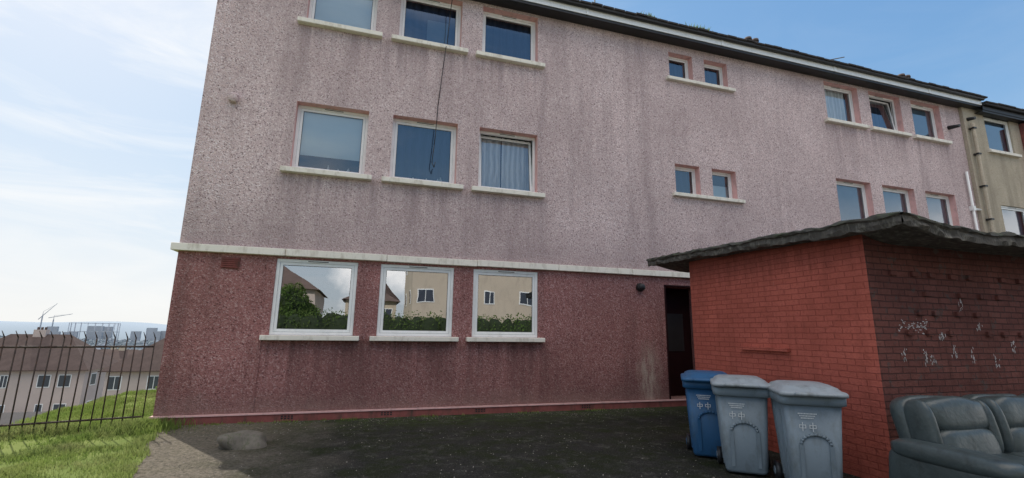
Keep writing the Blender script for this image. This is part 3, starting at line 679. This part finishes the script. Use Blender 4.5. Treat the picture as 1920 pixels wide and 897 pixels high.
for cx,ang,h in((-655,.9,60),(-635,-.4,52)):
    e=empty('tower_crane',(cx,1250,-38)); mb=MB(); mb.box(-.8,.8,-.8,.8,0,h,0)
    c_,s2=math.cos(ang),math.sin(ang)
    mb.cyl((-10*c_,0,h-10*s2),(34*c_,0,h+34*abs(s2)*1.0),.7,.4,6); mb.cyl((0,0,h),(0,0,h+9),.6,.3,6); mb.cyl((0,0,h+9),(30*c_,0,h+30*abs(s2)),.25,.25,5)
    mb.build('mast_and_jib',[m_cr],e)
e=empty('gasholder_frame',(-560,1250,-38)); mb=MB()
for i in range(22):
    t_=2*math.pi*i/22; p=(42*math.cos(t_),42*math.sin(t_)); mb.cyl((*p,0),(*p,47),.5,seg=5)
    t2=2*math.pi*(i+1)/22; q=(42*math.cos(t2),42*math.sin(t2))
    for z in(28,46): mb.cyl((*p,z),(*q,z),.4,seg=5)
mb.build('frame',[m_cr],e)
# ---------------------------------------------------------------- light, sky
SAZ=math.atan2(-.55,.86); SEL=math.radians(41)
sd=Vector((math.sin(SAZ)*math.cos(SEL),math.cos(SAZ)*math.cos(SEL),math.sin(SEL)))
sl=bpy.data.lights.new('sun','SUN'); sl.energy=5.0; sl.angle=math.radians(.5); sl.color=(1,.95,.86)
so_=bpy.data.objects.new('sun',sl); sc.collection.objects.link(so_); so_.rotation_euler=sd.to_track_quat('Z','Y').to_euler()
w=bpy.data.worlds.new('World'); sc.world=w; w.use_nodes=True; nt=w.node_tree; nt.nodes.clear()
N=lambda t_:nt.nodes.new(t_)
out=N('ShaderNodeOutputWorld'); bg=N('ShaderNodeBackground'); sky=N('ShaderNodeTexSky'); sky.sky_type='NISHITA'; sky.sun_disc=False; sky.sun_elevation=SEL; sky.sun_rotation=SAZ
sky.air_density=1.0; sky.dust_density=1.0; sky.ozone_density=1.6
bg.inputs[1].default_value=.15
def vm(op,a,b):
    m=N('ShaderNodeVectorMath'); m.operation=op
    for v,i in((a,0),(b,1)):
        if isinstance(v,tuple): m.inputs[i].default_value=v
        else: nt.links.new(v,m.inputs[i])
    return m.outputs[0]
g=vm('MULTIPLY',sky.outputs[0],(1.35,2.15,3.6))
den=vm('ADD',vm('DIVIDE',g,(8.0,7.6,7.8)),(1,1,1))
skyc=vm('DIVIDE',g,den)
tc=N('ShaderNodeTexCoord'); mp=N('ShaderNodeMapping'); mp.inputs['Scale'].default_value=(1.0,1.6,5.5); mp.inputs['Rotation'].default_value=(0,.25,.5)
nt.links.new(tc.outputs['Generated'],mp.inputs[0])
nz=N('ShaderNodeTexNoise'); nz.inputs['Scale'].default_value=2.2; nz.inputs['Detail'].default_value=8; nz.inputs['Roughness'].default_value=.6; nz.inputs['Distortion'].default_value=.8; nt.links.new(mp.outputs[0],nz.inputs['Vector'])
rp=N('ShaderNodeValToRGB'); rp.color_ramp.elements[0].position=.44; rp.color_ramp.elements[1].position=.72; nt.links.new(nz.outputs['Fac'],rp.inputs[0])
sp=N('ShaderNodeSeparateXYZ'); nt.links.new(tc.outputs['Generated'],sp.inputs[0])
def MR(src,a,b,c,d):
    m=N('ShaderNodeMapRange'); m.inputs[1].default_value=a; m.inputs[2].default_value=b; m.inputs[3].default_value=c; m.inputs[4].default_value=d; nt.links.new(src,m.inputs[0]); return m.outputs[0]
def MM(op,a,b):
    m=N('ShaderNodeMath'); m.operation=op
    for v,i in((a,0),(b,1)):
        if isinstance(v,(int,float)): m.inputs[i].default_value=v
        else: nt.links.new(v,m.inputs[i])
    return m.outputs[0]
def MX(f_,a,b):
    m=N('ShaderNodeMix'); m.data_type='RGBA'; nt.links.new(f_,m.inputs[0]); nt.links.new(a,m.inputs[6])
    if isinstance(b,tuple): m.inputs[7].default_value=b
    else: nt.links.new(b,m.inputs[7])
    return m.outputs[2]
c1=MX(MM('MULTIPLY',rp.outputs[0],MR(sp.outputs[0],.45,-.35,.05,.85)),skyc,(6.6,6.7,6.8,1))
hz=MM('MULTIPLY',MM('POWER',MR(sp.outputs[2],.42,-.02,0,1),2.0),MR(sp.outputs[0],.5,-.3,.35,.95))
c1=MX(hz,c1,(6.4,6.4,6.2,1))
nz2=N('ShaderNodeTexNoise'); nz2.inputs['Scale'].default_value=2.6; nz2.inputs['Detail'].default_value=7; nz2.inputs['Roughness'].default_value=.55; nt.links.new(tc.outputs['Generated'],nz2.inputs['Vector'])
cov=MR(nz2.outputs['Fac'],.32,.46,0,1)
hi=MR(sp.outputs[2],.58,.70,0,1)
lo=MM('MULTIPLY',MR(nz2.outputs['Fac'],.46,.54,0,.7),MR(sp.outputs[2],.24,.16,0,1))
c2_=MX(MM('MULTIPLY',MM('MULTIPLY',cov,MM('MAXIMUM',hi,lo)),MR(sp.outputs[1],.05,-.2,0,1)),c1,(14.2,13.4,12.6,1))  # bright cloud added behind the camera as fill light for the shaded facade
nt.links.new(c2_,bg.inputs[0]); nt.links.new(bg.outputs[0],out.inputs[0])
# ---------------------------------------------------------------- camera
cd=bpy.data.cameras.new('camera'); cam=bpy.data.objects.new('camera',cd); sc.collection.objects.link(cam); sc.camera=cam
cd.sensor_width=36; cd.lens=874.416/1920*36; cd.clip_start=.05; cd.clip_end=12000
f,yaw,pit,rol=874.41597,0.29703,0.19702,0.01397
F=Vector((math.sin(yaw)*math.cos(pit),math.cos(yaw)*math.cos(pit),math.sin(pit))); R=Vector((math.cos(yaw),-math.sin(yaw),0)); U=R.cross(F)
c,s=math.cos(rol),math.sin(rol); R2=c*R+s*U; U2=-s*R+c*U
M=Matrix((R2,U2,-F)).transposed().to_4x4(); M.translation=(0,0,1.6); cam.matrix_world=M
sc.view_settings.view_transform='Standard'; sc.view_settings.look='None'; sc.view_settings.exposure=0
